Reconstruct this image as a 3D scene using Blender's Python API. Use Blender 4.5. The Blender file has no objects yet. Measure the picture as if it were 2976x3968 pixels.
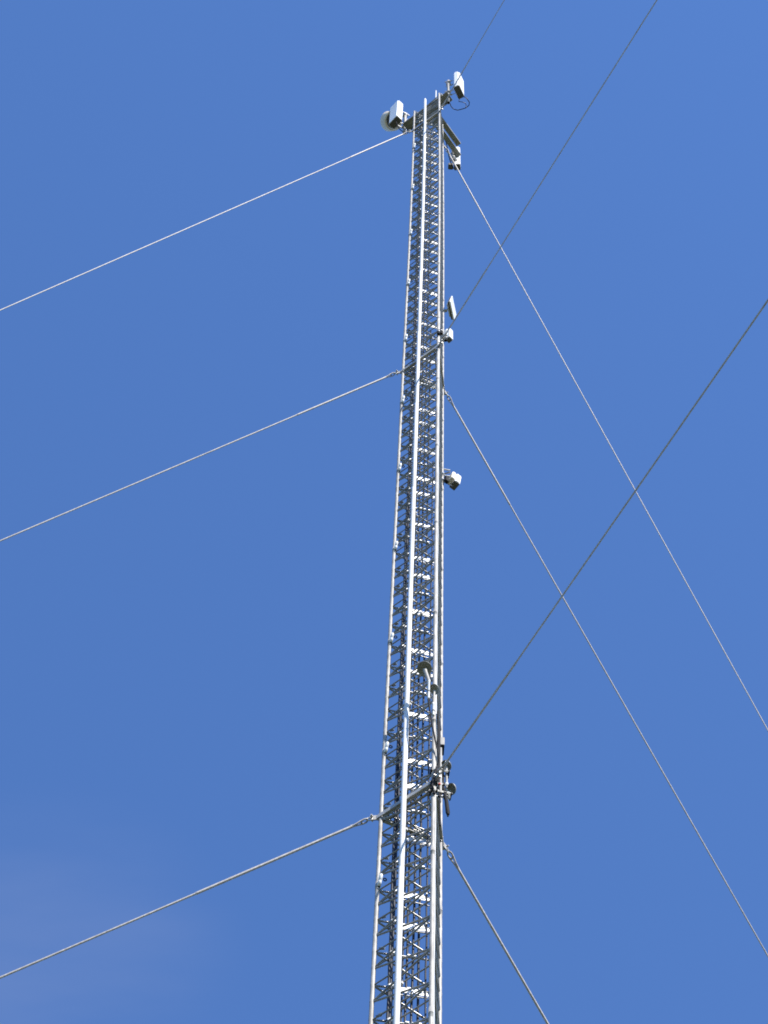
import bpy, bmesh, math, random
from mathutils import Vector, Matrix, Quaternion
random.seed(7)
scene = bpy.context.scene
col = scene.collection
V = Vector

# ------------------------------------------------------------------ camera
PITCH, ROLL = 1.1915100, 0.0612449
cam_data = bpy.data.cameras.new('camera')
cam = bpy.data.objects.new('camera', cam_data)
col.objects.link(cam)
scene.camera = cam
F = V((0, math.cos(PITCH), math.sin(PITCH)))
R0 = V((1, 0, 0)); U0 = R0.cross(F)
Rv = R0 * math.cos(ROLL) + U0 * math.sin(ROLL)
Uv = -R0 * math.sin(ROLL) + U0 * math.cos(ROLL)
m = Matrix((Rv, Uv, -F)).transposed().to_4x4()
m.translation = V((-0.4871, -11.4105, 1.6))
cam.matrix_world = m
cam_data.sensor_fit = 'VERTICAL'
cam_data.sensor_height = 24.0
cam_data.lens = 24.0 * 10000.0 / 3968.0
cam_data.clip_start = 0.1
cam_data.clip_end = 20000

# ------------------------------------------------------------------ sky, sun, exposure
SUN_EL, SUN_AZ = math.radians(41), math.radians(146)      # azimuth clockwise from +Y
world = bpy.data.worlds.new('World'); scene.world = world; world.use_nodes = True
wn = world.node_tree; wn.nodes.clear()
sky = wn.nodes.new('ShaderNodeTexSky'); sky.sky_type = 'NISHITA'; sky.sun_disc = False
sky.sun_elevation = SUN_EL; sky.sun_rotation = SUN_AZ
sky.air_density = 1.0; sky.dust_density = 0.0; sky.ozone_density = 10.0
# one faint high cirrus wisp low on the left, the rest of the sky is clear
tc = wn.nodes.new('ShaderNodeTexCoord')
mp = wn.nodes.new('ShaderNodeMapping'); mp.inputs['Rotation'].default_value = (0.0, 0.0, -0.75); mp.inputs['Scale'].default_value = (7.0, 30.0, 10.0)
nz = wn.nodes.new('ShaderNodeTexNoise'); nz.inputs['Scale'].default_value = 1.0; nz.inputs['Detail'].default_value = 4; nz.inputs['Roughness'].default_value = 0.5
dt = wn.nodes.new('ShaderNodeVectorMath'); dt.operation = 'DOT_PRODUCT'; dt.inputs[1].default_value = (-0.1142, 0.5370, 0.8358)
mr = wn.nodes.new('ShaderNodeMapRange'); mr.interpolation_type = 'SMOOTHSTEP'
mr.inputs['From Min'].default_value = 0.9965; mr.inputs['From Max'].default_value = 1.0; mr.inputs['To Max'].default_value = 0.065
rp = wn.nodes.new('ShaderNodeMapRange'); rp.inputs['From Min'].default_value = 0.28; rp.inputs['From Max'].default_value = 0.75
ml = wn.nodes.new('ShaderNodeMath'); ml.operation = 'MULTIPLY'
mx = wn.nodes.new('ShaderNodeMixRGB'); mx.inputs['Color2'].default_value = (3.3, 3.25, 3.4, 1)
wb = wn.nodes.new('ShaderNodeMixRGB'); wb.blend_type = 'MULTIPLY'; wb.inputs['Fac'].default_value = 1.0; wb.inputs['Color2'].default_value = (0.965, 0.985, 1.06, 1)   # camera white balance
bg = wn.nodes.new('ShaderNodeBackground'); bg.inputs['Strength'].default_value = 0.15
wo = wn.nodes.new('ShaderNodeOutputWorld')
L = wn.links.new
L(tc.outputs['Generated'], mp.inputs['Vector']); L(mp.outputs[0], nz.inputs['Vector']); L(nz.outputs['Fac'], rp.inputs['Value'])
L(tc.outputs['Generated'], dt.inputs[0]); L(dt.outputs['Value'], mr.inputs['Value']); L(mr.outputs[0], ml.inputs[0]); L(rp.outputs[0], ml.inputs[1])
L(ml.outputs[0], mx.inputs['Fac']); L(sky.outputs[0], wb.inputs['Color1']); L(wb.outputs[0], mx.inputs['Color1']); L(mx.outputs[0], bg.inputs['Color']); L(bg.outputs[0], wo.inputs['Surface'])

sun_data = bpy.data.lights.new('sun', 'SUN'); sun_data.energy = 5.0; sun_data.angle = math.radians(0.5); sun_data.color = (1.0, 0.95, 0.88)
sun = bpy.data.objects.new('sun', sun_data); col.objects.link(sun)
to_sun = V((math.sin(SUN_AZ) * math.cos(SUN_EL), math.cos(SUN_AZ) * math.cos(SUN_EL), math.sin(SUN_EL)))
sun.rotation_euler = to_sun.to_track_quat('Z', 'Y').to_euler()
sun.location = (20, -25, 30)

scene.cycles.filter_width = 1.8
scene.view_settings.view_transform = 'Standard'; scene.view_settings.look = 'None'
scene.view_settings.exposure = 0.74; scene.view_settings.gamma = 1.0; scene.view_settings.use_curve_mapping = False

# ------------------------------------------------------------------ materials
def material(name, base, rough=0.5, metal=0.0, var=0.12, scale=6.0, dirt=None, dirt_amt=0.0, bump=0.0, stretch=1.0):
    mt = bpy.data.materials.new(name); mt.use_nodes = True
    n = mt.node_tree; b = n.nodes['Principled BSDF']
    b.inputs['Roughness'].default_value = rough; b.inputs['Metallic'].default_value = metal
    t = n.nodes.new('ShaderNodeTexCoord'); mpp = n.nodes.new('ShaderNodeMapping'); mpp.inputs['Scale'].default_value = (1, 1, stretch)
    no = n.nodes.new('ShaderNodeTexNoise'); no.inputs['Scale'].default_value = scale; no.inputs['Detail'].default_value = 6; no.inputs['Roughness'].default_value = 0.6
    g = n.nodes.new('ShaderNodeNewGeometry')
    n.links.new(g.outputs['Position'], mpp.inputs['Vector']); n.links.new(mpp.outputs[0], no.inputs['Vector'])
    r = n.nodes.new('ShaderNodeValToRGB')
    lo = [max(0, c * (1 - var)) for c in base]; hi = [min(1, c * (1 + var)) for c in base]
    r.color_ramp.elements[0].position = 0.35; r.color_ramp.elements[0].color = (*lo, 1)
    r.color_ramp.elements[1].position = 0.65; r.color_ramp.elements[1].color = (*hi, 1)
    n.links.new(no.outputs['Fac'], r.inputs[0]); out = r.outputs[0]
    if dirt:
        n2 = n.nodes.new('ShaderNodeTexNoise'); n2.inputs['Scale'].default_value = scale * 0.35; n2.inputs['Detail'].default_value = 8
        n.links.new(mpp.outputs[0], n2.inputs['Vector'])
        r2 = n.nodes.new('ShaderNodeValToRGB'); r2.color_ramp.elements[0].position = 0.5; r2.color_ramp.elements[0].color = (0, 0, 0, 1)
        r2.color_ramp.elements[1].position = 0.75; r2.color_ramp.elements[1].color = (dirt_amt,) * 3 + (1,)
        n.links.new(n2.outputs['Fac'], r2.inputs[0])
        mxx = n.nodes.new('ShaderNodeMixRGB'); mxx.inputs['Color2'].default_value = (*dirt, 1)
        n.links.new(r2.outputs[0], mxx.inputs['Fac']); n.links.new(out, mxx.inputs['Color1']); out = mxx.outputs[0]
    n.links.new(out, b.inputs['Base Color'])
    if base[0] < 0.05: b.inputs['Specular IOR Level'].default_value = 0.2
    if bump:
        bp = n.nodes.new('ShaderNodeBump'); bp.inputs['Strength'].default_value = bump; bp.inputs['Distance'].default_value = 0.004
        n.links.new(no.outputs['Fac'], bp.inputs['Height']); n.links.new(bp.outputs[0], b.inputs['Normal'])
    return mt

M = dict(
    galv=material('galvanised_tube', (0.315, 0.298, 0.268), 0.58, 0.08, 0.22, 22, (0.17, 0.155, 0.135), 0.85, 0.2, 0.35),
    brace=material('galvanised_bar', (0.255, 0.247, 0.226), 0.30, 0.22, 0.25, 16, (0.12, 0.11, 0.095), 0.6),
    white=material('white_pipe', (0.64, 0.63, 0.605), 0.45, 0.0, 0.05, 5, (0.48, 0.46, 0.42), 0.5, 0.0, 0.3),
    plate=material('zinc_plate', (0.66, 0.65, 0.63), 0.42, 0.3, 0.07, 20),
    collar=material('collar_galvanised', (0.37, 0.365, 0.345), 0.5, 0.2, 0.15, 14, (0.24, 0.22, 0.19), 0.6),
    steel=material('beam_steel', (0.26, 0.262, 0.24), 0.50, 0.30, 0.15, 9, (0.20, 0.19, 0.16), 0.5),
    cable=material('black_cable_jacket', (0.028, 0.030, 0.038), 0.42, 0.0, 0.25, 9),
    rubber=material('black_tape', (0.012, 0.012, 0.014), 0.8, 0.0, 0.25, 9),
    radome=material('white_radome', (0.80, 0.80, 0.78), 0.38, 0.0, 0.03, 4, (0.60, 0.58, 0.53), 0.25),
    cream=material('cream_plastic', (0.80, 0.72, 0.60), 0.45, 0.0, 0.04, 6),
    dish=material('beige_dish', (0.72, 0.60, 0.45), 0.5, 0.0, 0.06, 6),
    under=material('grey_end_cap', (0.10, 0.095, 0.085), 0.55, 0.0, 0.1, 10),
    hard=material('bracket_zinc', (0.48, 0.475, 0.46), 0.40, 0.5, 0.15, 25),
    strand=material('guy_strand', (0.43, 0.395, 0.365), 0.5, 0.2, 0.22, 40),
    brown=material('brown_clip', (0.16, 0.115, 0.09), 0.6, 0.0, 0.2, 20),
    red=material('red_tape', (0.55, 0.07, 0.05), 0.5, 0.0, 0.1, 20),
    ground=material('grass_ground', (0.055, 0.065, 0.025), 0.9, 0.0, 0.35, 0.4, (0.10, 0.085, 0.055), 0.6),
    concrete=material('concrete', (0.36, 0.35, 0.33), 0.85, 0.0, 0.12, 3),
)

# ------------------------------------------------------------------ mesh helpers
def frame_for(d):
    d = d.normalized(); up = V((0, 0, 1)) if abs(d.z) < 0.95 else V((0, 1, 0))
    x = up.cross(d).normalized(); return x, d.cross(x)
def bend(z): return -0.032 * max(0.0, (z - 40.0) / 12.0) ** 2            # the mast head leans a touch
def at(q, z): return V((q.x + bend(z), q.y, z))
class MB:
    def __init__(self): self.v = []; self.f = []; self.smooth = []
    def add(self, vs, fs, sm):
        o = len(self.v); self.v += [tuple(q) for q in vs]
        for q in fs: self.f.append([i + o for i in q]); self.smooth.append(sm)
    def tube(self, pts, r, n=10, caps=True):
        pts = [V(q) for q in pts]
        rs = r if isinstance(r, (list, tuple)) else [r] * len(pts)
        vs = []; fs = []; x = None
        for i, q in enumerate(pts):
            d = (pts[min(i + 1, len(pts) - 1)] - pts[max(i - 1, 0)]).normalized()
            if x is None: x, y = frame_for(d)
            else: x = (x - d * x.dot(d)).normalized(); y = d.cross(x)
            for k in range(n):
                a = 2 * math.pi * k / n; vs.append(q + (x * math.cos(a) + y * math.sin(a)) * rs[i])
        for i in range(len(pts) - 1):
            for k in range(n):
                fs.append([i * n + k, i * n + (k + 1) % n, (i + 1) * n + (k + 1) % n, (i + 1) * n + k])
        self.add(vs, fs, True)
        if caps:
            self.add(vs[:n], [list(range(n))[::-1]], False); self.add(vs[-n:], [list(range(n))], False)
        return self
    def box(self, c, sx, sy, sz, ax=None, ay=None, az=None, bev=0.0):
        c = V(c); ax = V(ax or (1, 0, 0)).normalized(); az = V(az or (0, 0, 1)).normalized(); ay = V(ay).normalized() if ay else az.cross(ax)
        if bev <= 0:
            vs = [c + ax * (sx / 2 * i) + ay * (sy / 2 * j) + az * (sz / 2 * k) for k in (-1, 1) for j in (-1, 1) for i in (-1, 1)]
            self.add(vs, [[0, 2, 3, 1], [4, 5, 7, 6], [0, 1, 5, 4], [2, 6, 7, 3], [0, 4, 6, 2], [1, 3, 7, 5]], False)
        else:
            b = bmesh.new(); bmesh.ops.create_cube(b, size=1)
            for q in b.verts: q.co = V((q.co.x * sx, q.co.y * sy, q.co.z * sz))
            bmesh.ops.bevel(b, geom=list(b.edges) + list(b.verts), offset=bev, segments=2, affect='EDGES')
            b.verts.index_update()
            vs = [c + ax * q.co.x + ay * q.co.y + az * q.co.z for q in b.verts]
            self.add(vs, [[q.index for q in fc.verts] for fc in b.faces], False); b.free()
        return self
    def lathe(self, c, axis, prof, n=20):
        """prof: list of (radius, height along axis)"""
        c = V(c); d = V(axis).normalized(); x, y = frame_for(d); vs = []; fs = []
        for (r, h) in prof:
            for k in range(n):
                a = 2 * math.pi * k / n; vs.append(c + d * h + (x * math.cos(a) + y * math.sin(a)) * max(r, 1e-4))
        for i in range(len(prof) - 1):
            for k in range(n): fs.append([i * n + k, i * n + (k + 1) % n, (i + 1) * n + (k + 1) % n, (i + 1) * n + k])
        self.add(vs, fs, True); return self
    def ring(self, c, axis, R, r, n=16, k=8, ex=1.0, exd=None):
        c = V(c); d = V(axis).normalized(); x, y = frame_for(d)
        if exd: x = V(exd).normalized(); y = d.cross(x)
        vs = []; fs = []
        for i in range(n):
            a = 2 * math.pi * i / n; rad = x * math.cos(a) * ex + y * math.sin(a); p = c + rad * R; rn = (x * math.cos(a) + y * math.sin(a))
            for j in range(k):
                b = 2 * math.pi * j / k; vs.append(p + rn * (r * math.cos(b)) + d * (r * math.sin(b)))
        for i in range(n):
            for j in range(k): fs.append([i * k + j, ((i + 1) % n) * k + j, ((i + 1) % n) * k + (j + 1) % k, i * k + (j + 1) % k])
        self.add(vs, fs, True); return self
    def bent(self):
        self.v = [(x + bend(z), y, z) for (x, y, z) in self.v]; return self
    def mesh(self, name, mat):
        me = bpy.data.meshes.new(name); me.from_pydata(self.v, [], self.f)
        me.polygons.foreach_set('use_smooth', self.smooth); me.materials.append(M[mat]); me.update()
        return me
    def build(self, name, mat, parent=None): return link(name, self.mesh(name, mat), parent)
def link(name, me, parent=None):
    o = bpy.data.objects.new(name, me); col.objects.link(o)
    if parent:
        o.parent = parent
        w = V((0, 0, 0)); q = parent
        while q: w += q.location; q = q.parent
        o.matrix_parent_inverse = Matrix.Translation(-w)      # meshes are written in world coordinates
    return o
def thing(name, label, cat, loc=(0, 0, 0), group=None):
    o = bpy.data.objects.new(name, None); o.empty_display_size = 0.1; col.objects.link(o); o.location = loc
    return tag(o, label, cat, group)
def tag(o, label, cat, group=None):
    o['label'] = label; o['category'] = cat
    if group: o['group'] = group
    return o

# ------------------------------------------------------------------ ground
gb = MB(); gb.add([(-6000, -6000, 0), (6000, -6000, 0), (6000, 6000, 0), (-6000, 6000, 0)], [[0, 1, 2, 3]], False)
g = gb.build('ground', 'ground'); g['kind'] = 'structure'

# ------------------------------------------------------------------ mast geometry
S = 0.6; TH = 2.970496653851552
LEG = [V((S / math.sqrt(3) * math.cos(TH + i * 2 * math.pi / 3), S / math.sqrt(3) * math.sin(TH + i * 2 * math.pi / 3), 0)) for i in range(3)]
A, B, C = LEG
RAD = [q.normalized() for q in LEG]
AB = (B - A).normalized(); AC = (C - A).normalized()
def perp_out(p, q):
    mid = (p + q) / 2; return mid.normalized()
N_AB, N_BC, N_AC = perp_out(A, B), perp_out(B, C), perp_out(A, C)
LR = 0.0200                                                     # leg tube radius
def level(k):                                                   # height of bracing node number k
    Z0, P = 32.165, 0.8570
    if k <= 26: z = Z0 + P * k
    else:
        st = [26, 31, 36, 41, 46, 51, 56.2]; hs = [Z0 + P * 26, 58.95, 63.6, 68.39, 73.30, 78.31, 83.5]
        z = hs[-1]
        for i in range(len(st) - 1):
            if k <= st[i + 1]:
                t = (k - st[i]) / (st[i + 1] - st[i]); z = hs[i] + (hs[i + 1] - hs[i]) * t; break
    return z * S + 1.6
K_TOP, K_BOT, K_GND = 56, -5, -38
Z_TOP = 51.75
COLLAR = [35.25 * S + 1.6, 56.78 * S + 1.6, 80.8 * S + 1.6]

mast = thing('lattice_mast', 'tall slender triangular galvanised steel lattice mast held by guy wires', 'mast')
# legs: tubes with a small weld bead at every node
for li, q in enumerate(LEG):
    prof = [(LR, 0.05)]
    for k2 in range(K_GND * 2, K_TOP * 2):
        z = level(k2 / 2)
        if 0.2 < z < Z_TOP - 0.1: prof += [(LR, z - 0.022), (LR * 1.07, z - 0.012), (LR * 1.07, z + 0.012), (LR, z + 0.022)]
    prof += [(LR, Z_TOP - 0.05), (LR * 0.9, Z_TOP - 0.01), (LR * 0.35, Z_TOP + 0.01)]
    leg = MB().lathe(q, (0, 0, 1), prof, 14).bent().build('leg', 'galv', mast)
    for k in range(-39, K_TOP, 5):                              # section joints
        z = level(k + 0.12 if k > -38 else -37)
        sl = MB().lathe(at(q, z), (0, 0, 1), [(LR, -0.075), (LR + 0.0018, -0.073), (LR + 0.0018, -0.004), (LR + 0.0035, -0.003), (LR + 0.0035, 0.004), (LR + 0.0018, 0.005), (LR + 0.0018, 0.073), (LR, 0.075)], 14)
        sl.build('splice_sleeve', 'galv', leg)
# bracing: one shared bar mesh, stretched between nodes
bar_me = MB().tube([(0, 0, -0.5), (0, 0, -0.17), (0, 0, 0.17), (0, 0, 0.5)], 1.0, 10).mesh('bar', 'brace')
lit_me = MB().tube([(0, 0, -0.5), (0, 0, 0.5)], 1.0, 8).mesh('clamp_bar', 'plate')  # pale bar mesh, its light colour imitates sun glints
def bar(name, p, q, r, parent=mast, me=None):
    d = q - p; o = link(name, me or bar_me, parent)
    o.location = (p + q) / 2; o.rotation_mode = 'QUATERNION'; o.rotation_quaternion = d.to_track_quat('Z', 'Y'); o.scale = (r, r, d.length)
    return o

def jit(): return V((0, 0, random.uniform(-0.006, 0.006)))
# Warren bracing, cyclic: (first leg, level offset) -> (second leg, level offset)
diag = []
horiz = []
for k in range(K_GND, K_TOP):
    for (p, po, q, qo) in ((A, 0.5, B, 0.0), (C, 0.5, A, 0.0), (B, 0.5, C, 0.0)):
        for s in (0, 1):
            z0, z1 = level(k + po), level(k + qo + s)
            if min(z0, z1) > 0.3 and max(z0, z1) < Z_TOP: diag.append((k, at(p, z0), at(q, z1)))
    for h in (0, 0.5):
        z = level(k + h) + (0.012 if h else -0.012)
        if z > 0.3: horiz.append((k + h, at(A, z), at(B, z)))
        if z > 0.3 and h: horiz.append((k + h, at(B, z), at(C, z)))
front = [d for d in diag if d[0] >= K_BOT][:300]
rest = [d for d in diag if d not in front]
for k, p, q in front: bar('diagonal_brace', p + jit(), q + jit(), 0.0097 * random.uniform(0.95, 1.06))
mb = MB()
for k, p, q in rest: mb.tube([p + jit(), q + jit()], 0.0100, 8, False)
o = mb.build('diagonal_brace', 'brace', mast); o['kind'] = 'stuff'
mb = MB()
for k, p, q in horiz:
    if k >= K_BOT: bar('horizontal_brace', p + jit(), q + jit(), 0.0074 * random.uniform(0.9, 1.08))
    else: mb.tube([p, q], 0.0062, 8, False)
o = mb.build('horizontal_brace', 'brace', mast); o['kind'] = 'stuff'

# bracket plates and hangers that carry the feeder cables along the back face
plate_me = MB().box((0, 0, 0), 0.315, 0.006, 0.085, bev=0.002).mesh('bracket_plate', 'plate')
hang_me = MB().box((0, 0, 0), 0.034, 0.042, 0.004).mesh('cable_hanger', 'brown')
hedge_me = MB().box((0.019, 0, 0.014), 0.003, 0.042, 0.034).mesh('hanger_lit_edge', 'plate')  # pale strip painting in the sunlit edge of the hanger
clip_me = MB().tube([(0, 0, -0.02), (0, 0, 0.02)], 0.008, 8).mesh('bolt', 'hard')
for k in range(K_BOT, K_TOP):
    z0, z1 = level(k), level(k + 0.5)
    p, q = at(A, z0), at(C, z1); d = (q - p).normalized()
    if k % 5 in (0, 1, 3):
        c = p + (q - p) * 0.57 - N_AC * 0.035 - V((0, 0, 0.075))
        pl = link('bracket_plate', plate_me, mast); ax = d; ay = N_AC; az = ax.cross(ay)
        pl.matrix_local = Matrix.Translation(c + AC * random.uniform(-0.012, 0.012) + V((0, 0, random.uniform(-0.012, 0.01)))) @ Matrix((ax, ay, az)).transposed().to_4x4() @ Matrix.Rotation(random.uniform(-0.12, 0.05), 4, 'X') @ Matrix.Rotation(random.uniform(-0.035, 0.035), 4, 'Y') @ Matrix.Diagonal((random.uniform(0.9, 1.08), 1, random.uniform(0.8, 1.05), 1))
        for t, dz in ((-0.15, 0.05), (0.14, 0.05), (-0.02, -0.03)):
            b = link('bolt', clip_me, pl); b.location = (t, -0.01, dz); b.rotation_euler = (math.pi / 2, 0, 0)
            b.matrix_parent_inverse = Matrix()
        bar('lower_rung', p + (q - p) * 0.30 - V((0, 0, 0.135)) - N_AC * 0.03, p + (q - p) * 0.80 - V((0, 0, 0.135 + 0.05 * (k % 5 == 1))) - N_AC * 0.03, 0.0065)
    for t in (0.20, 0.255):                                     # cable clamps at the bundle by the left leg, coloured pale to give glints
        b = bar('cable_clamp', p + (q - p) * t - N_AC * 0.035 + V((0, 0, -0.03)), p + (q - p) * (t + 0.045) - N_AC * 0.045 + V((0, 0, -0.015)), 0.011, me=lit_me)
    for x in (-0.052, -0.001, 0.050):                           # added pale clips on the feeder cables, standing in for sunlit glints
        t = (x - A.x) / (C.x - A.x) + random.uniform(-0.012, 0.012); e = p + (q - p) * t - N_AC * 0.016
        bar('glint_clip', e - d * 0.016 + jit(), e + d * 0.016, 0.0105, me=lit_me)
    if k % 5 in (0, 2, 4):
        h = link('cable_hanger', hang_me, mast); h.location = p + (q - p) * 0.13 + N_AB * 0.02 + V((0, 0, 0.05)); h.rotation_euler = (0.35, -0.45, 0.7 + 0.2 * (k % 3))
        e = link('hanger_lit_edge', hedge_me, h); e.matrix_parent_inverse = Matrix()
# white cylindrical fittings on the left leg, one per mast section
for k in range(-4, K_TOP, 5):
    z = level(k + 0.10); c = at(A, z) + AB * 0.040 + N_AB * 0.022 + V((0, 0, 0.03))
    fa = V((0.12, -0.50, 0.86)).normalized()
    f = MB().lathe(c, fa, [(0.004, 0.080), (0.012, 0.076), (0.0175, 0.064), (0.0175, 0.020), (0.0158, 0.016), (0.0158, 0.006), (0.0175, 0.002), (0.0175, -0.050), (0.0, -0.051)], 14).build('leg_fitting', 'radome', mast)
    MB().lathe(c, fa, [(0.0, -0.050), (0.0130, -0.0515), (0.0130, -0.060), (0.009, -0.066), (0.0, -0.067)], 14).build('end_cap', 'rubber', f)
    MB().tube([at(A, z), c], 0.008, 8).build('stud', 'hard', f)
    MB().ring(c + AB * 0.055 + V((0, 0, -0.02)), (0.3, -0.2, 0.9), 0.015, 0.006, 16).build('cable_loop', 'cable', f)

# guy collars: channels around the legs at three heights, with lugs
for ci, z in enumerate(COLLAR):
    for (p, q, n_) in ((A, B, N_AB), (B, C, N_BC), (A, C, N_AC)):
        a, b = at(p, z), at(q, z); d = (b - a).normalized(); mid = (a + b) / 2 + n_ * 0.026; ln = 0.66
        mb = MB()
        mb.box(mid, ln, 0.006, 0.060, ax=d); mb.box(mid - n_ * 0.0180 - V((0, 0, 0.0270)), 0.545, 0.030, 0.006, ax=d)
        mb.build('collar_beam', 'collar', mast)
        MB().tube([a - n_ * 0.03 - V((0, 0, 0.05)), b - n_ * 0.03 - V((0, 0, 0.05))], 0.008, 8).build('collar_tie', 'brace', mast)
        MB().tube([a - n_ * 0.055 - V((0, 0, 0.02)), b - n_ * 0.055 - V((0, 0, 0.02))], 0.007, 8).build('collar_tie', 'brace', mast)
    for q, r in zip(LEG, RAD):
        side = V((-r.y, r.x, 0)); c = at(q, z) + r * 0.055
        MB().box(c, 0.10, 0.012, 0.085, ax=r, bev=0.003).build('guy_lug', 'galv', mast)
        MB().tube([c + r * 0.03 - side * 0.035, c + r * 0.03 + side * 0.04], 0.009, 8).tube([c + r * 0.03 + side * 0.016, c + r * 0.03 + side * 0.03], 0.016, 6).build('lug_bolt', 'hard', mast)

# foot of the mast
MB().box((0, 0, 0.03), 1.2, 1.2, 0.12, bev=0.02).build('footing', 'concrete', mast)

# ------------------------------------------------------------------ guy wires
SLOPES = [(35.7, 45.8, 55.3), (26.7, 37.1, 43.1), (31.8, 39.0, 48.7)]
side_txt = ['running out to the left', 'running up out of the top towards the viewer', 'running down to the right']
lev_txt = ['lowest', 'middle', 'topmost']
for li in range(3):
    for ci in range(3):
        r = RAD[li]; z = COLLAR[ci]; sl = math.radians(SLOPES[li][ci])
        d = (r * math.cos(sl) - V((0, 0, 1)) * math.sin(sl)).normalized(); side = V((-r.y, r.x, 0))
        p0 = at(LEG[li], z) + r * 0.09
        gw = thing('guy_wire', f'{lev_txt[ci]} of the three guy wires {side_txt[li]}', 'guy wire', p0, 'guy wires of the mast')
        up = side.cross(d)
        # shackle, thimble and wrapped dead end
        MB().ring(p0 + d * 0.022, side, 0.024, 0.0075, 18, 8, 1.3, d).build('shackle', 'hard', gw)
        MB().ring(p0 + d * 0.078, up, 0.021, 0.008, 18, 8, 1.7, d).build('thimble', 'galv', gw)
        grip = 1.9
        end = (p0.z - 0.02) / math.sin(sl)
        pts = [p0 + d * 0.20]; n_seg = 40
        for i in range(1, n_seg + 1): pts.append(p0 + d * (0.20 + (end - 0.20) * (i / n_seg)))
        SR = (0.0108, 0.0078, 0.0096)[li]
        MB().tube(pts, SR, 8).build("strand", "strand", gw)
        gm = MB()
        for sg in (-1, 1):                                      # two legs of the dead end, closing onto the strand
            gm.tube([p0 + d * 0.075 + side * 0.021 * sg, p0 + d * 0.11 + side * 0.019 * sg, p0 + d * 0.16 + side * 0.010 * sg, p0 + d * 0.24 + side * 0.004 * sg, p0 + d * 0.40], 0.0082, 8)
        hp_ = []; rr = []
        for i in range(191): hp_.append(p0 + d * (0.22 + i * 0.009)); rr.append(SR * 1.28 + 0.0010 * (i % 2) - (0.003 if i > 186 else 0))
        gm.tube(hp_, rr, 8)
        gm.build('dead_end_grip', 'strand', gw)
        MB().tube([p0 + d * 0.20 - up * 0.012, p0 + d * 0.225 - up * 0.014], 0.011, 8).build('clip', 'hard', gw)

# ------------------------------------------------------------------ conduit and feeder cables
wp = (A + B) / 2 + N_AB * 0.052
cd = thing('conduit_pipe', 'thick bright white pipe running up the middle of the mast front', 'pipe', (wp.x, wp.y, 0))
pf = [(0.026, 0.3)]
z = 3.0
while z < 51: pf += [(0.026, z - 0.002), (0.0252, z), (0.026, z + 0.002)]; z += 3.07
pf += [(0.026, 51.72), (0.024, 51.80), (0.016, 51.87), (0.006, 51.90), (0.0, 51.905)]
MB().lathe(at(wp, 0), (0, 0, 1), pf, 18).bent().build('pipe', 'white', cd)
for k in range(-38, K_TOP, 5):
    z = level(k + 0.45)
    if z > 0.5: MB().lathe(at(wp, z), (0, 0, 1), [(0.0262, -0.010), (0.0272, -0.009), (0.0272, 0.009), (0.0262, 0.010)], 16).box(at(wp, z) - N_AB * 0.035, 0.05, 0.02, 0.03, ax=AB).build('clamp', 'white', cd)
def cable_path(x, off, z0, z1, wig=0.004, seed=0, step=0.5):
    rnd = random.Random(seed); y = A.y + (x - A.x) * AC.y / AC.x; pts = []; z = z0
    base = V((x, y, 0)) + N_AC * off
    while z < z1: pts.append(base + AC * rnd.uniform(-wig, wig) + N_AC * rnd.uniform(-wig, wig) + V((0, 0, z))); z += step
    pts.append(base + V((0, 0, z1))); return pts
feed = [(-0.088, 0.030, 0.0075, 'thin black feeder cable just right of the white pipe', 50.9), (-0.052, 0.032, 0.0105, 'second black feeder cable to the right of the white pipe', 50.6),
        (-0.001, 0.032, 0.0110, 'third black feeder cable to the right of the white pipe', 51.0), (0.050, 0.032, 0.0110, 'fourth black feeder cable to the right of the white pipe', 38.2),
        (0.083, -0.050, 0.0085, 'black feeder cable nearest the right hand legs, passing before the plates', 32.5)]
for i, (x, off, r, lab, zt) in enumerate(feed):
    pts = cable_path(x, off, 0.3, zt, 0.005, i)
    ob = MB().tube(pts, r, 8).bent().build('feeder_cable', 'cable'); tag(ob, lab, 'cable', 'feeder cables inside the mast')
bn = thing('cable_bundle', 'dark bundle of cables inside the mast beside the left leg', 'cable', (-0.21, 0.11, 0.3))
for i, (x, off, r) in enumerate(((-0.222, -0.03, 0.0115), (-0.203, -0.035, 0.0115), (-0.212, -0.012, 0.0110), (-0.192, -0.015, 0.009))):
    MB().tube(cable_path(x, off, 0.3, 51.0 - 0.2 * i, 0.006, 20 + i), r, 8).bent().build('strand', 'cable', bn)
pts = [at(wp, z_ * 0.5) - AB * 0.022 - N_AB * 0.045 + AB * random.uniform(-0.003, 0.003) for z_ in range(1, 103)]
tag(MB().tube(pts, 0.008, 8).build('pipe_side_cable', 'cable'), 'black cable clipped behind the left edge of the white pipe', 'cable')
# thin cables strapped along the narrow right face, between the two right legs
for i, (t, r, zt, lab, mt_) in enumerate(((0.40, 0.006, 50.6, 'dark cable on the narrow right face, nearer the front right leg', 'cable'), (0.75, 0.006, 32.1, 'dark cable on the narrow right face, nearer the rear right leg', 'cable'))):
    base = B + (C - B) * t - N_BC * 0.012; rnd = random.Random(60 + i); pts = []; z = 0.3
    while z < zt: pts.append(at(base, z) + V((rnd.uniform(-.006, .006), rnd.uniform(-.008, .008), 0))); z += 0.6
    tag(MB().tube(pts, r, 8).bent().build('face_cable', mt_), lab, 'cable', 'cables on the narrow right face')

pts = [at(B, z_ * 0.45) + V((0.021 + 0.002 * math.sin(z_ * 1.7), -0.006, 0)) for z_ in range(1, 84)]
tag(MB().tube(pts, 0.0048, 8).build('earth_cable', 'white'), 'thin white cable along the right edge of the front right leg', 'cable')

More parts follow.
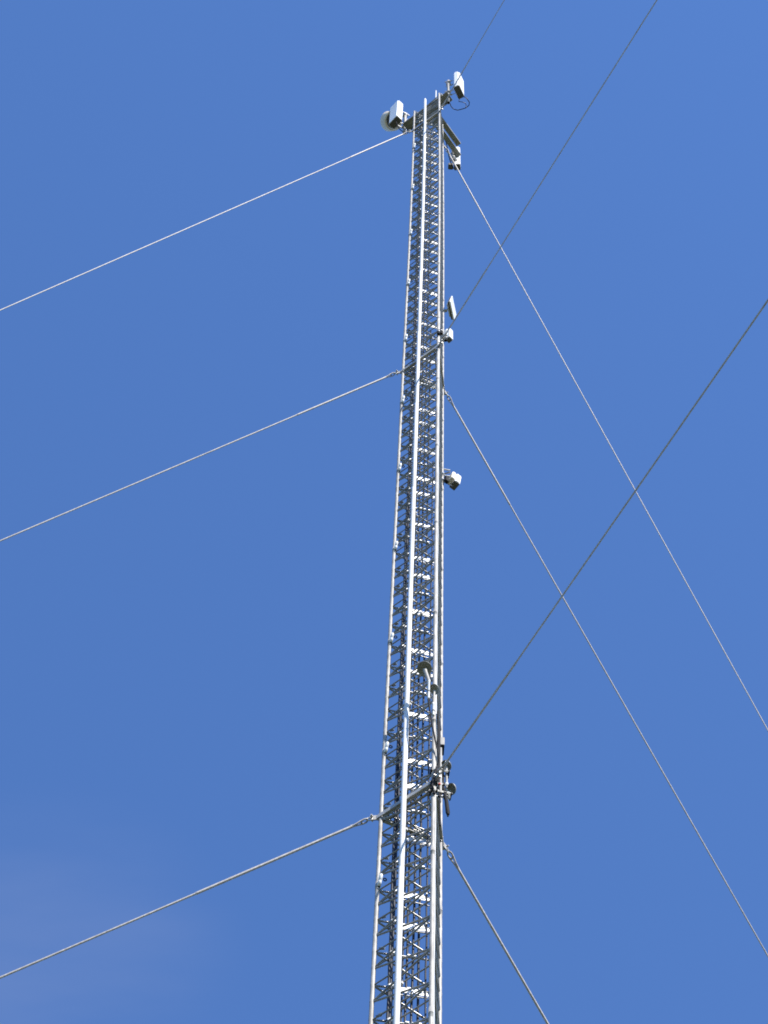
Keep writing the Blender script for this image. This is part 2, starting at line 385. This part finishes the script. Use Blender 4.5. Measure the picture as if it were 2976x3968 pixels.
# ------------------------------------------------------------------ head frame and antennas at the top
hf = thing('head_frame', 'dark steel head frame of channel beams crossing the mast top', 'antenna mount', (0, 0, 51.6))
IN = -N_AB
def channel(name, p, q, w, h, zdir=V((0, 0, 1)), th=0.007, lip=True):
    d = (q - p).normalized(); s_ = zdir.cross(d).normalized(); mid = (p + q) / 2; ln = (q - p).length
    mb = MB(); mb.box(mid, ln, w, th, ax=d, ay=s_, az=zdir)
    for sg in (-1, 1): mb.box(mid + s_ * sg * (w / 2 - th / 2) - zdir * (h / 2 + th / 2 + 0.001), ln, th, h, ax=d, ay=s_, az=zdir)
    return mb.build(name, 'steel', hf)
mAB = (A + B) / 2
def hp(t, n_, z): return V((mAB.x, mAB.y, z)) + AB * t + IN * n_
channel('main_beam', hp(-0.66, 0.135, 51.74), hp(0.42, 0.135, 51.74), 0.205, 0.035)
for t in (-0.3, 0.3):
    MB().box(hp(t, 0.02, 51.66), 0.05, 0.03, 0.06, ax=AB).ring(hp(t, 0.0, 51.66), (0, 0, 1), 0.024, 0.006).build('u_bolt', 'hard', hf)
# two arms reaching back to the rear antenna
d1 = (V((0.6, 0.62, 0)) - V((0.169, 0.087, 0))).normalized(); s1 = V((-d1.y, d1.x, 0))
for nm, tip, ln in (('rear_arm', V((0.545, 0.642, 51.60)), 0.85), ('rear_arm', V((0.563, 0.868, 51.60)), 0.85)):
    w = 0.10
    mid = tip - d1 * (ln / 2); mb = MB()
    mb.box(mid, ln, w, 0.006, ax=d1); mb.box(mid - s1 * (w / 2 - 0.003) + V((0, 0, 0.026)), ln, 0.006, 0.045, ax=d1); mb.box(mid + s1 * (w / 2 - 0.003) + V((0, 0, 0.026)), ln, 0.006, 0.045, ax=d1)
    mb.build(nm, 'steel', hf)
# lattice end frame just below the head: short horizontal members
for z in (51.1, 51.27, 51.45):
    for (p, q, n_) in ((A, B, N_AB), (B, C, N_BC), (A, C, N_AC)):
        mid = (p + q) / 2 - n_ * 0.03; MB().box(V((mid.x, mid.y, z)), 0.56, 0.006, 0.05, ax=(q - p)).build('end_plate', 'steel', hf)

for n_ in (0.20, 0.34):
    MB().box(hp(-0.03, n_, 51.36), 0.50 - n_ * 0.95, 0.10, 0.006, ax=AB).build('deck_bar', 'steel', hf)

def sector_antenna(name, label, bottom, du, wid, dep, hgt, pole_xy, pole_z, arm_z, tilt=0.0, bev=0.018, pr=0.030):
    """bottom: centre of the lower end; du: horizontal direction along the width; depth direction is du turned right"""
    du = V(du).normalized(); dn = V((du.y, -du.x, 0))
    t = thing(name, label, 'antenna', (bottom[0], bottom[1], bottom[2]))
    az = (V((0, 0, 1)) + dn * tilt).normalized()
    c = V(bottom) + az * (hgt / 2)
    MB().box(c, wid, dep, hgt, ax=du, ay=az.cross(du), az=az, bev=bev).build('radome', 'radome', t)
    MB().box(V(bottom) + az * 0.035, wid + 0.003, dep + 0.003, 0.012, ax=du, ay=az.cross(du), az=az, bev=bev * 0.6).build('seam_band', 'cream', t)
    e = MB().box(V(bottom) - az * 0.004, wid * 0.93, dep * 0.9, 0.012, ax=du, ay=az.cross(du), az=az, bev=0.004).build('end_cap', 'under', t)
    for i in range(4):
        q = V(bottom) + du * (wid * (-0.3 + 0.2 * i)) + dn * dep * 0.05
        MB().lathe(q, (0, 0, -1), [(0.0, -0.0), (0.013, 0.0), (0.013, 0.03), (0.009, 0.032), (0.009, 0.06), (0, 0.061)], 10).build('connector', 'hard', e)
    pz0, pz1 = pole_z
    pole = MB().lathe(V((pole_xy[0], pole_xy[1], 0)), (0, 0, 1), [(pr * 0.85, pz0 + 0.05), (pr * 0.85, pz0), (pr, pz0), (pr, pz1), (pr * 0.8, pz1 + 0.012), (0, pz1 + 0.014)], 16).build('pole', 'galv', t)
    z = pz0 + 0.35
    while z < pz1 - 0.05:
        MB().lathe(V((pole_xy[0], pole_xy[1], z)), (0, 0, 1), [(pr, -0.012), (pr + 0.005, -0.011), (pr + 0.005, 0.011), (pr, 0.012)], 16).build('band', 'hard', pole); z += 0.31
    for z in arm_z:
        q = V((c.x, c.y, z)); pp = V((pole_xy[0], pole_xy[1], z)); dd = (q - pp); dd.z = 0; sd = V((-dd.y, dd.x, 0)).normalized()
        mb = MB(); mid = pp + dd * 0.5
        for sg in (-1, 1): mb.box(mid + sd * 0.035 * sg, dd.length, 0.006, 0.04, ax=dd.normalized())
        mb.box(pp + dd.normalized() * (pr + 0.008), 0.02, 0.11, 0.06, ax=dd.normalized()); mb.box(pp - dd.normalized() * (pr + 0.008), 0.014, 0.11, 0.05, ax=dd.normalized())
        for sg in (-1, 1): mb.tube([pp - dd.normalized() * (pr + 0.04) + sd * 0.046 * sg, pp + dd.normalized() * (pr + 0.05) + sd * 0.046 * sg], 0.007, 8)
        mb.build('mount_bracket', 'hard', t)
    return t
# left: wide panel, nearest corner towards the viewer
cl = V((-0.712, 0.213, 51.9)); e1 = V((-0.864, 0.406, 51.9)) - cl; e2 = V((-0.602, 0.277, 51.9)) - cl
bl = cl + e1 / 2 + e2 / 2
antl = sector_antenna('sector_antenna', 'white panel antenna on the left end of the head frame, in front of a dish', bl, (-0.64, 0.768, 0), 0.250, 0.150, 1.43, (-0.548, 0.435), (51.42, 53.15), (51.98, 52.95))
# right: slim panel with curved nose
cr = (V((0.389, -0.383, 52.1)) + V((0.577, -0.231, 52.1))) / 2
antr = sector_antenna('sector_antenna', 'white panel antenna on the right end of the head frame, with looping cable', cr + V((0, 0.01, 0)), (0.47, 0.88, 0), 0.270, 0.130, 1.36, (0.279, -0.230), (51.40, 53.38), (52.25, 53.15), bev=0.03)
# rear: below the two arms
c3 = (V((0.59, 0.868, 51.0)) + V((0.471, 0.888, 51.0))) / 2 + V((0.0, 0.065, 0))
ant3 = sector_antenna('sector_antenna', 'white panel antenna hanging from the two rear arms below the mast top', c3, (0.99, -0.15, 0), 0.125, 0.125, 1.46, (0.445, 0.862), (51.2, 51.95), (51.3, 51.7), bev=0.02, pr=0.036)
MB().box((0.40, 0.93, 51.0), 0.10, 0.10, 0.16, bev=0.01).build('junction_box', 'under', ant3)
# dish behind the left antenna
dc = V((-0.795, 0.60, 53.15))
ds = thing('dish_antenna', 'small beige round dish antenna behind the left panel antenna', 'dish', dc)
dax = V((-0.52, 0.30, 0.80)).normalized(); prof = [(0.0, -0.02)]
for i in range(1, 9): prof.append((0.15 * i / 8, -0.02 + 0.03 * (i / 8) ** 2))
MB().lathe(dc, dax, [(0.150, 0.0), (0.178, -0.045), (0.196, -0.050), (0.205, -0.035), (0.207, 0.0), (0.207, 0.15), (0.198, 0.15), (0.196, 0.02), (0.150, 0.012)], 36).build('shroud', 'dish', ds)
MB().lathe(dc, dax, prof, 32).build('back_plate', 'under', ds)
MB().lathe(dc, dax, [(0.0, -0.09), (0.045, -0.085), (0.05, -0.02), (0.03, 0.0)], 16).build('feed_unit', 'under', ds)
MB().tube([dc - dax * 0.07, V((-0.62, 0.48, 53.0)), V((-0.548, 0.435, 53.0))], 0.018, 10).build('mount_arm', 'hard', ds)
# looping jumper cable under the right antenna
lp = [(0.534, -0.20, 52.06), (0.56, -0.27, 51.85), (0.60, -0.29, 51.75), (0.646, -0.264, 51.70), (0.695, -0.20, 51.69), (0.690, -0.14, 51.69), (0.63, -0.085, 51.69), (0.562, -0.058, 51.69), (0.471, -0.030, 51.69), (0.391, -0.050, 51.69), (0.34, -0.096, 51.70), (0.316, -0.15, 51.72)]
tag(MB().tube(lp, 0.0085, 8).build('jumper_cable', 'cable'), 'black cable loop hanging below the right hand panel antenna', 'cable')
lp = [(0.50, -0.17, 52.05), (0.49, -0.17, 51.84), (0.554, -0.175, 51.80), (0.62, -0.155, 51.80), (0.640, -0.12, 51.79), (0.63, -0.09, 51.72)]
tag(MB().tube(lp, 0.0070, 8).build('short_jumper_cable', 'cable'), 'short black cable inside the loop below the right hand panel antenna', 'cable')
# lightning rod
tag(MB().tube([(0.034, -0.195, 51.80), (0.034, -0.195, 52.55), (0.034, -0.195, 52.62)], [0.0125, 0.0125, 0.004], 10).build('lightning_rod', 'white'), 'short thin white rod standing above the mast top', 'rod')

# ------------------------------------------------------------------ equipment along the right leg
def clamp_arm(parent, z, tip, leg=C, r=0.011):
    d = V(tip) - at(leg, z); MB().tube([at(leg, z), V(tip)], r, 10).build('mount_arm', 'galv', parent)
    MB().lathe(at(leg, z), (0, 0, 1), [(LR + 0.001, -0.025), (LR + 0.013, -0.024), (LR + 0.013, 0.024), (LR + 0.001, 0.025)], 12).build('pipe_clamp', 'hard', parent)
# square flat panel
fp = thing('flat_panel_antenna', 'thin square white panel antenna on the right leg, above the middle guy wires', 'antenna', (0.35, 0.27, 39.4))
pu = V((0.082, 0.305, 0)).normalized(); pn = V((pu.y, -pu.x, 0)); pc = V((0.372, 0.262, 39.47)); paz = (V((0, 0, 1)) + pn * 0.13).normalized(); pny = paz.cross(pu)
MB().box(pc, 0.315, 0.022, 0.27, ax=pu, ay=pny, az=paz, bev=0.006).build('front_cover', 'radome', fp)
MB().box(pc - pn * 0.026, 0.29, 0.022, 0.245, ax=pu, ay=pny, az=paz, bev=0.006).build('back_shell', 'under', fp)
MB().box(pc - pn * 0.050, 0.22, 0.03, 0.17, ax=pu, ay=pny, az=paz, bev=0.008).build('radio_housing', 'radome', fp)
clamp_arm(fp, 39.30, pc - pn * 0.06)
MB().lathe(at(C, 39.30) + V((0.03, -0.01, 0)), (1, 0, 0), [(0, -0.01), (0.025, 0), (0.025, 0.03), (0, 0.04)], 12).build('swivel', 'galv', fp)
# box radio at the middle collar
bx = thing('radio_box', 'white box antenna on the right leg just above the middle guy attachment', 'antenna', (0.32, 0.17, 37.6))
bu = V((0.70, 0.71, 0)).normalized()
MB().box((0.313, 0.205, 37.92), 0.085, 0.085, 0.42, ax=bu, bev=0.008).build('housing', 'radome', bx)
MB().box((0.313, 0.205, 37.705), 0.074, 0.074, 0.012, ax=bu, bev=0.003).build('end_cap', 'under', bx)
MB().box((0.262, 0.20, 37.98), 0.035, 0.07, 0.28, ax=bu, bev=0.006).build('back_unit', 'radome', bx)
clamp_arm(bx, 37.85, (0.29, 0.215, 37.85))
# two-tone sector box
sb = thing('two_tone_antenna', 'white and cream box antenna on brackets right of the mast, halfway up', 'antenna', (0.38, 0.27, 31.9))
su = V((0.82, 0.57, 0)).normalized(); sn = V((su.y, -su.x, 0)); saz = (V((0, 0, 1)) + su * 0.09).normalized()
MB().box((0.392, 0.270, 32.08), 0.080, 0.125, 0.29, ax=su, ay=saz.cross(su), az=saz, bev=0.010).build('radome', 'radome', sb)
MB().box((0.336, 0.232, 32.10), 0.050, 0.115, 0.24, ax=su, ay=saz.cross(su), az=saz, bev=0.008).build('rear_housing', 'cream', sb)
MB().box((0.378, 0.262, 31.930), 0.082, 0.112, 0.014, ax=su, bev=0.003).build('end_cap', 'under', sb)
for z in (32.30, 32.08):
    clamp_arm(sb, z, (0.325, 0.225 + 0.0, z), C, 0.010); MB().tube([(0.24, 0.20, z + 0.02), (0.32, 0.21, z + 0.02)], 0.011, 8).build('mount_bracket', 'hard', sb)
MB().box((0.275, 0.225, 32.02), 0.05, 0.05, 0.16, ax=su, bev=0.006).build('tilt_bracket', 'rubber', sb)
MB().ring((0.325, 0.235, 31.86), (0.3, -0.9, 0.3), 0.032, 0.005, 18).build('cable_coil', 'cable', sb)

# mushroom headed antennas (disc cap, domed hub, stem, clamp tube)
def mushroom(label, head, foot, R, stem_r, tube_len, clamp_to, axis=(0.0, 0.0, 1.0), cable=None):
    head = V(head); foot = V(foot); t = thing('mushroom_antenna', label, 'antenna', foot, 'mushroom antennas at the lower guy level'); ax = V(axis).normalized()
    cap = MB().lathe(head, ax, [(0.0, 0.024), (R * 0.5, 0.022), (R * 0.93, 0.006), (R, -0.004), (R * 0.985, -0.012), (R * 0.93, -0.008), (R * 0.6, 0.006), (0.0, 0.008)], 28).build('disc_cap', 'steel', t)
    MB().lathe(head, ax, [(R * 0.64, 0.006), (R * 0.63, -0.016), (R * 0.54, -0.044), (R * 0.34, -0.062), (0.0, -0.064)], 20).build('hub', 'white', cap)
    d = (foot - head).normalized()
    MB().tube([head + d * 0.035, head + d * 0.06, foot - d * 0.02, foot], [stem_r * 1.25, stem_r, stem_r, stem_r * 0.9], 14).build('stem', 'galv', t)
    MB().lathe(foot + V((0, 0, 0.018)), (0, 0, -1), [(0, 0), (0.014, 0.0), (0.017, 0.006), (0.017, 0.03), (0.013, 0.034), (0.013, tube_len), (0.010, tube_len + 0.004), (0, tube_len + 0.004)], 14).build('tube', 'white', t)
    MB().tube([foot + V((0, 0, -tube_len * 0.5)), V(clamp_to)], 0.009, 8).build('mount_arm', 'hard', t)
    MB().lathe(foot + V((0, 0, -tube_len * 0.55)), (0, 0, -1), [(0.0135, 0), (0.017, 0.001), (0.017, 0.02), (0.0135, 0.021)], 14).build('clamp', 'under', t)
    if cable: MB().tube(cable, 0.0085, 8).build('tail_cable', 'rubber', t)
    return t
mushroom('larger mushroom shaped antenna before the white pipe, above the lower guy wires', (0.011, -0.475, 24.90), (0.056, -0.470, 24.62), 0.076, 0.019, 0.40, (0.12, -0.325, 24.45), (0.10, 0.28, 0.95),
         [(0.052, -0.470, 24.22), (0.060, -0.465, 24.12), (0.095, -0.43, 23.75), (0.135, -0.39, 23.45), (0.165, -0.36, 23.25)])
mushroom('smaller mushroom shaped antenna just right of the larger one, on the front right leg', (0.116, -0.425, 24.545), (0.108, -0.40, 24.26), 0.055, 0.011, 0.26, (0.12, -0.325, 24.1), (0.45, 0.2, 0.87))
mushroom('mushroom shaped antenna right of the mast where the lowest upward guy wire starts', (0.240, -0.325, 23.125), (0.244, -0.30, 22.80), 0.056, 0.012, 0.34, (0.12, -0.325, 22.62), (0.5, 0.15, 0.85),
         [(0.244, -0.30, 22.45), (0.25, -0.31, 22.30), (0.253, -0.32, 22.15)])
mushroom('lowest mushroom shaped antenna, right of the mast below the guy wire start', (0.292, -0.325, 22.665), (0.262, -0.31, 22.60), 0.056, 0.010, 0.10, (0.12, -0.325, 22.5), (0.75, 0.25, 0.6))
# thick taped cable end hanging below
tag(MB().tube([(0.190, -0.32, 22.86), (0.215, -0.325, 22.65), (0.240, -0.325, 22.42), (0.252, -0.325, 22.21), (0.255, -0.325, 22.17)], [0.011, 0.015, 0.018, 0.020, 0.013], 12).build('taped_cable_end', 'rubber'), 'thick black taped cable end hanging in the air right of the mast', 'cable')
# lamp box with round white bulb underneath
lb = thing('lamp_box', 'small light grey box with a white ball underneath, right of the mast', 'lamp', (0.208, -0.03, 24.0))
MB().box((0.206, -0.02, 24.12), 0.064, 0.120, 0.16, bev=0.004).build('housing', 'galv', lb)
MB().box((0.206, -0.02, 24.036), 0.060, 0.114, 0.010, bev=0.002).build('base', 'rubber', lb)
MB().lathe((0.206, -0.005, 24.035), (0, 0, -1), [(0.014, 0), (0.015, 0.008), (0.011, 0.018), (0.005, 0.024), (0, 0.025)], 14).build('ball', 'white', lb)
clamp_arm(lb, 24.12, (0.19, 0.02, 24.12), C)
# black cables gathered on the front right leg near the lower collar
nests = [[(0.165, -0.36, 23.25), (0.175, -0.33, 22.95), (0.150, -0.36, 22.75), (0.10, -0.37, 22.62), (0.085, -0.36, 22.5)],
         [(0.17, -0.34, 24.0), (0.175, -0.33, 23.5), (0.172, -0.33, 23.0), (0.20, -0.32, 22.86)],
         [(0.155, -0.355, 24.2), (0.165, -0.345, 23.6), (0.16, -0.345, 22.9), (0.175, -0.335, 22.5), (0.185, -0.30, 22.0)]]
labs = ['black cable curling round the front right leg by the lower collar', 'black cable dropping beside the lamp box to the taped end', 'long black cable hanging past the lower collar on the right']
for pts, lab in zip(nests, labs):
    # round the corners by subdividing
    q = [V(p) for p in pts]
    for _ in range(2): q = [q[0]] + [x for i in range(len(q) - 1) for x in (q[i] * 0.75 + q[i + 1] * 0.25, q[i] * 0.25 + q[i + 1] * 0.75)] + [q[-1]]
    tag(MB().tube(q, 0.009, 8).build('loose_cable', 'rubber'), lab, 'cable', 'loose black cables on the right')
tag(MB().lathe((0.175, -0.345, 22.70), (0, 0, 1), [(0.0, -0.012), (0.013, -0.01), (0.013, 0.01), (0, 0.012)], 10).build('red_cable_tag', 'red'), 'tiny red marker on the cables by the lower right collar', 'cable tag')
# black splice cluster at the middle collar
sp = thing('cable_splice', 'black cable splice cluster on the front right leg at the middle collar', 'splice', (0.13, -0.35, 36.2))
for i, (dx, dy, z, l_) in enumerate(((0.0, -0.05, 36.2, 0.16), (0.04, -0.03, 36.3, 0.2), (0.08, 0.0, 36.1, 0.14), (0.11, 0.05, 36.25, 0.18))):
    MB().tube([(0.12 + dx, -0.33 + dy, z - l_ / 2), (0.125 + dx, -0.33 + dy, z + l_ / 2)], 0.022, 10).build('sleeve', 'rubber', sp)
    MB().lathe((0.12 + dx, -0.345 + dy, z - 0.03), (0, 0, 1), [(0.0225, -0.012), (0.026, -0.011), (0.026, 0.011), (0.0225, 0.012)], 12).build('clip', 'hard', sp)

# clamp cluster where the equipment poles meet the front right leg, above the lower collar
cc = thing('pole_clamp', 'dark clamp cluster gripping the front right leg at the lower collar', 'clamp', (0.15, -0.34, 22.6))
for z, tip in ((22.98, (0.235, -0.315)), (22.72, (0.240, -0.31)), (22.58, (0.255, -0.30))):
    c = at(B, z); e = V((tip[0], tip[1], z)); dd = (e - c).normalized(); sd = V((-dd.y, dd.x, 0))
    mb = MB()
    for sg in (-1, 1): mb.box((c + e) / 2 + sd * 0.026 * sg, (e - c).length + 0.05, 0.006, 0.032, ax=dd)
    mb.build('clamp_bar', 'steel', cc)
    for p in (c, e):
        MB().box(p - dd * 0.026, 0.012, 0.075, 0.045, ax=dd, bev=0.002).box(p + dd * 0.026, 0.012, 0.075, 0.045, ax=dd, bev=0.002).build('jaw', 'rubber', cc)
        for sg in (-1, 1): MB().tube([p - dd * 0.040 + sd * 0.03 * sg, p + dd * 0.036 + sd * 0.03 * sg], 0.0050, 8).build('clamp_bolt', 'hard', cc)
MB().tube([(0.185, -0.335, 23.45), (0.185, -0.335, 22.55)], 0.013, 12).build('spigot', 'galv', cc)
MB().tube([(0.205, -0.30, 23.2), (0.212, -0.30, 22.9), (0.20, -0.31, 22.6), (0.17, -0.35, 22.45)], 0.010, 10).build('tie_cable', 'rubber', cc)
MB().tube([(0.150, -0.375, 23.0), (0.125, -0.385, 22.8), (0.105, -0.375, 22.62), (0.13, -0.36, 22.48)], 0.011, 10).build('tie_cable', 'rubber', cc)
# jumper tails of the left and rear panel antennas
for pts, lab in (([(-0.72, 0.30, 51.86), (-0.70, 0.34, 51.72), (-0.63, 0.42, 51.62), (-0.54, 0.46, 51.60), (-0.45, 0.40, 51.66)], 'black cable tail curving from the left panel antenna to the head frame'),
                 ([(0.53, 0.93, 50.95), (0.52, 0.95, 50.80), (0.45, 0.90, 50.72), (0.36, 0.75, 50.85), (0.27, 0.40, 50.9)], 'black cable tail under the rear panel antenna')):
    q = [V(p) for p in pts]
    for _ in range(2): q = [q[0]] + [x for i in range(len(q) - 1) for x in (q[i] * 0.75 + q[i + 1] * 0.25, q[i] * 0.25 + q[i + 1] * 0.75)] + [q[-1]]
    tag(MB().tube(q, 0.009, 8).build('cable_tail', 'rubber'), lab, 'cable', 'cable tails of the top antennas')
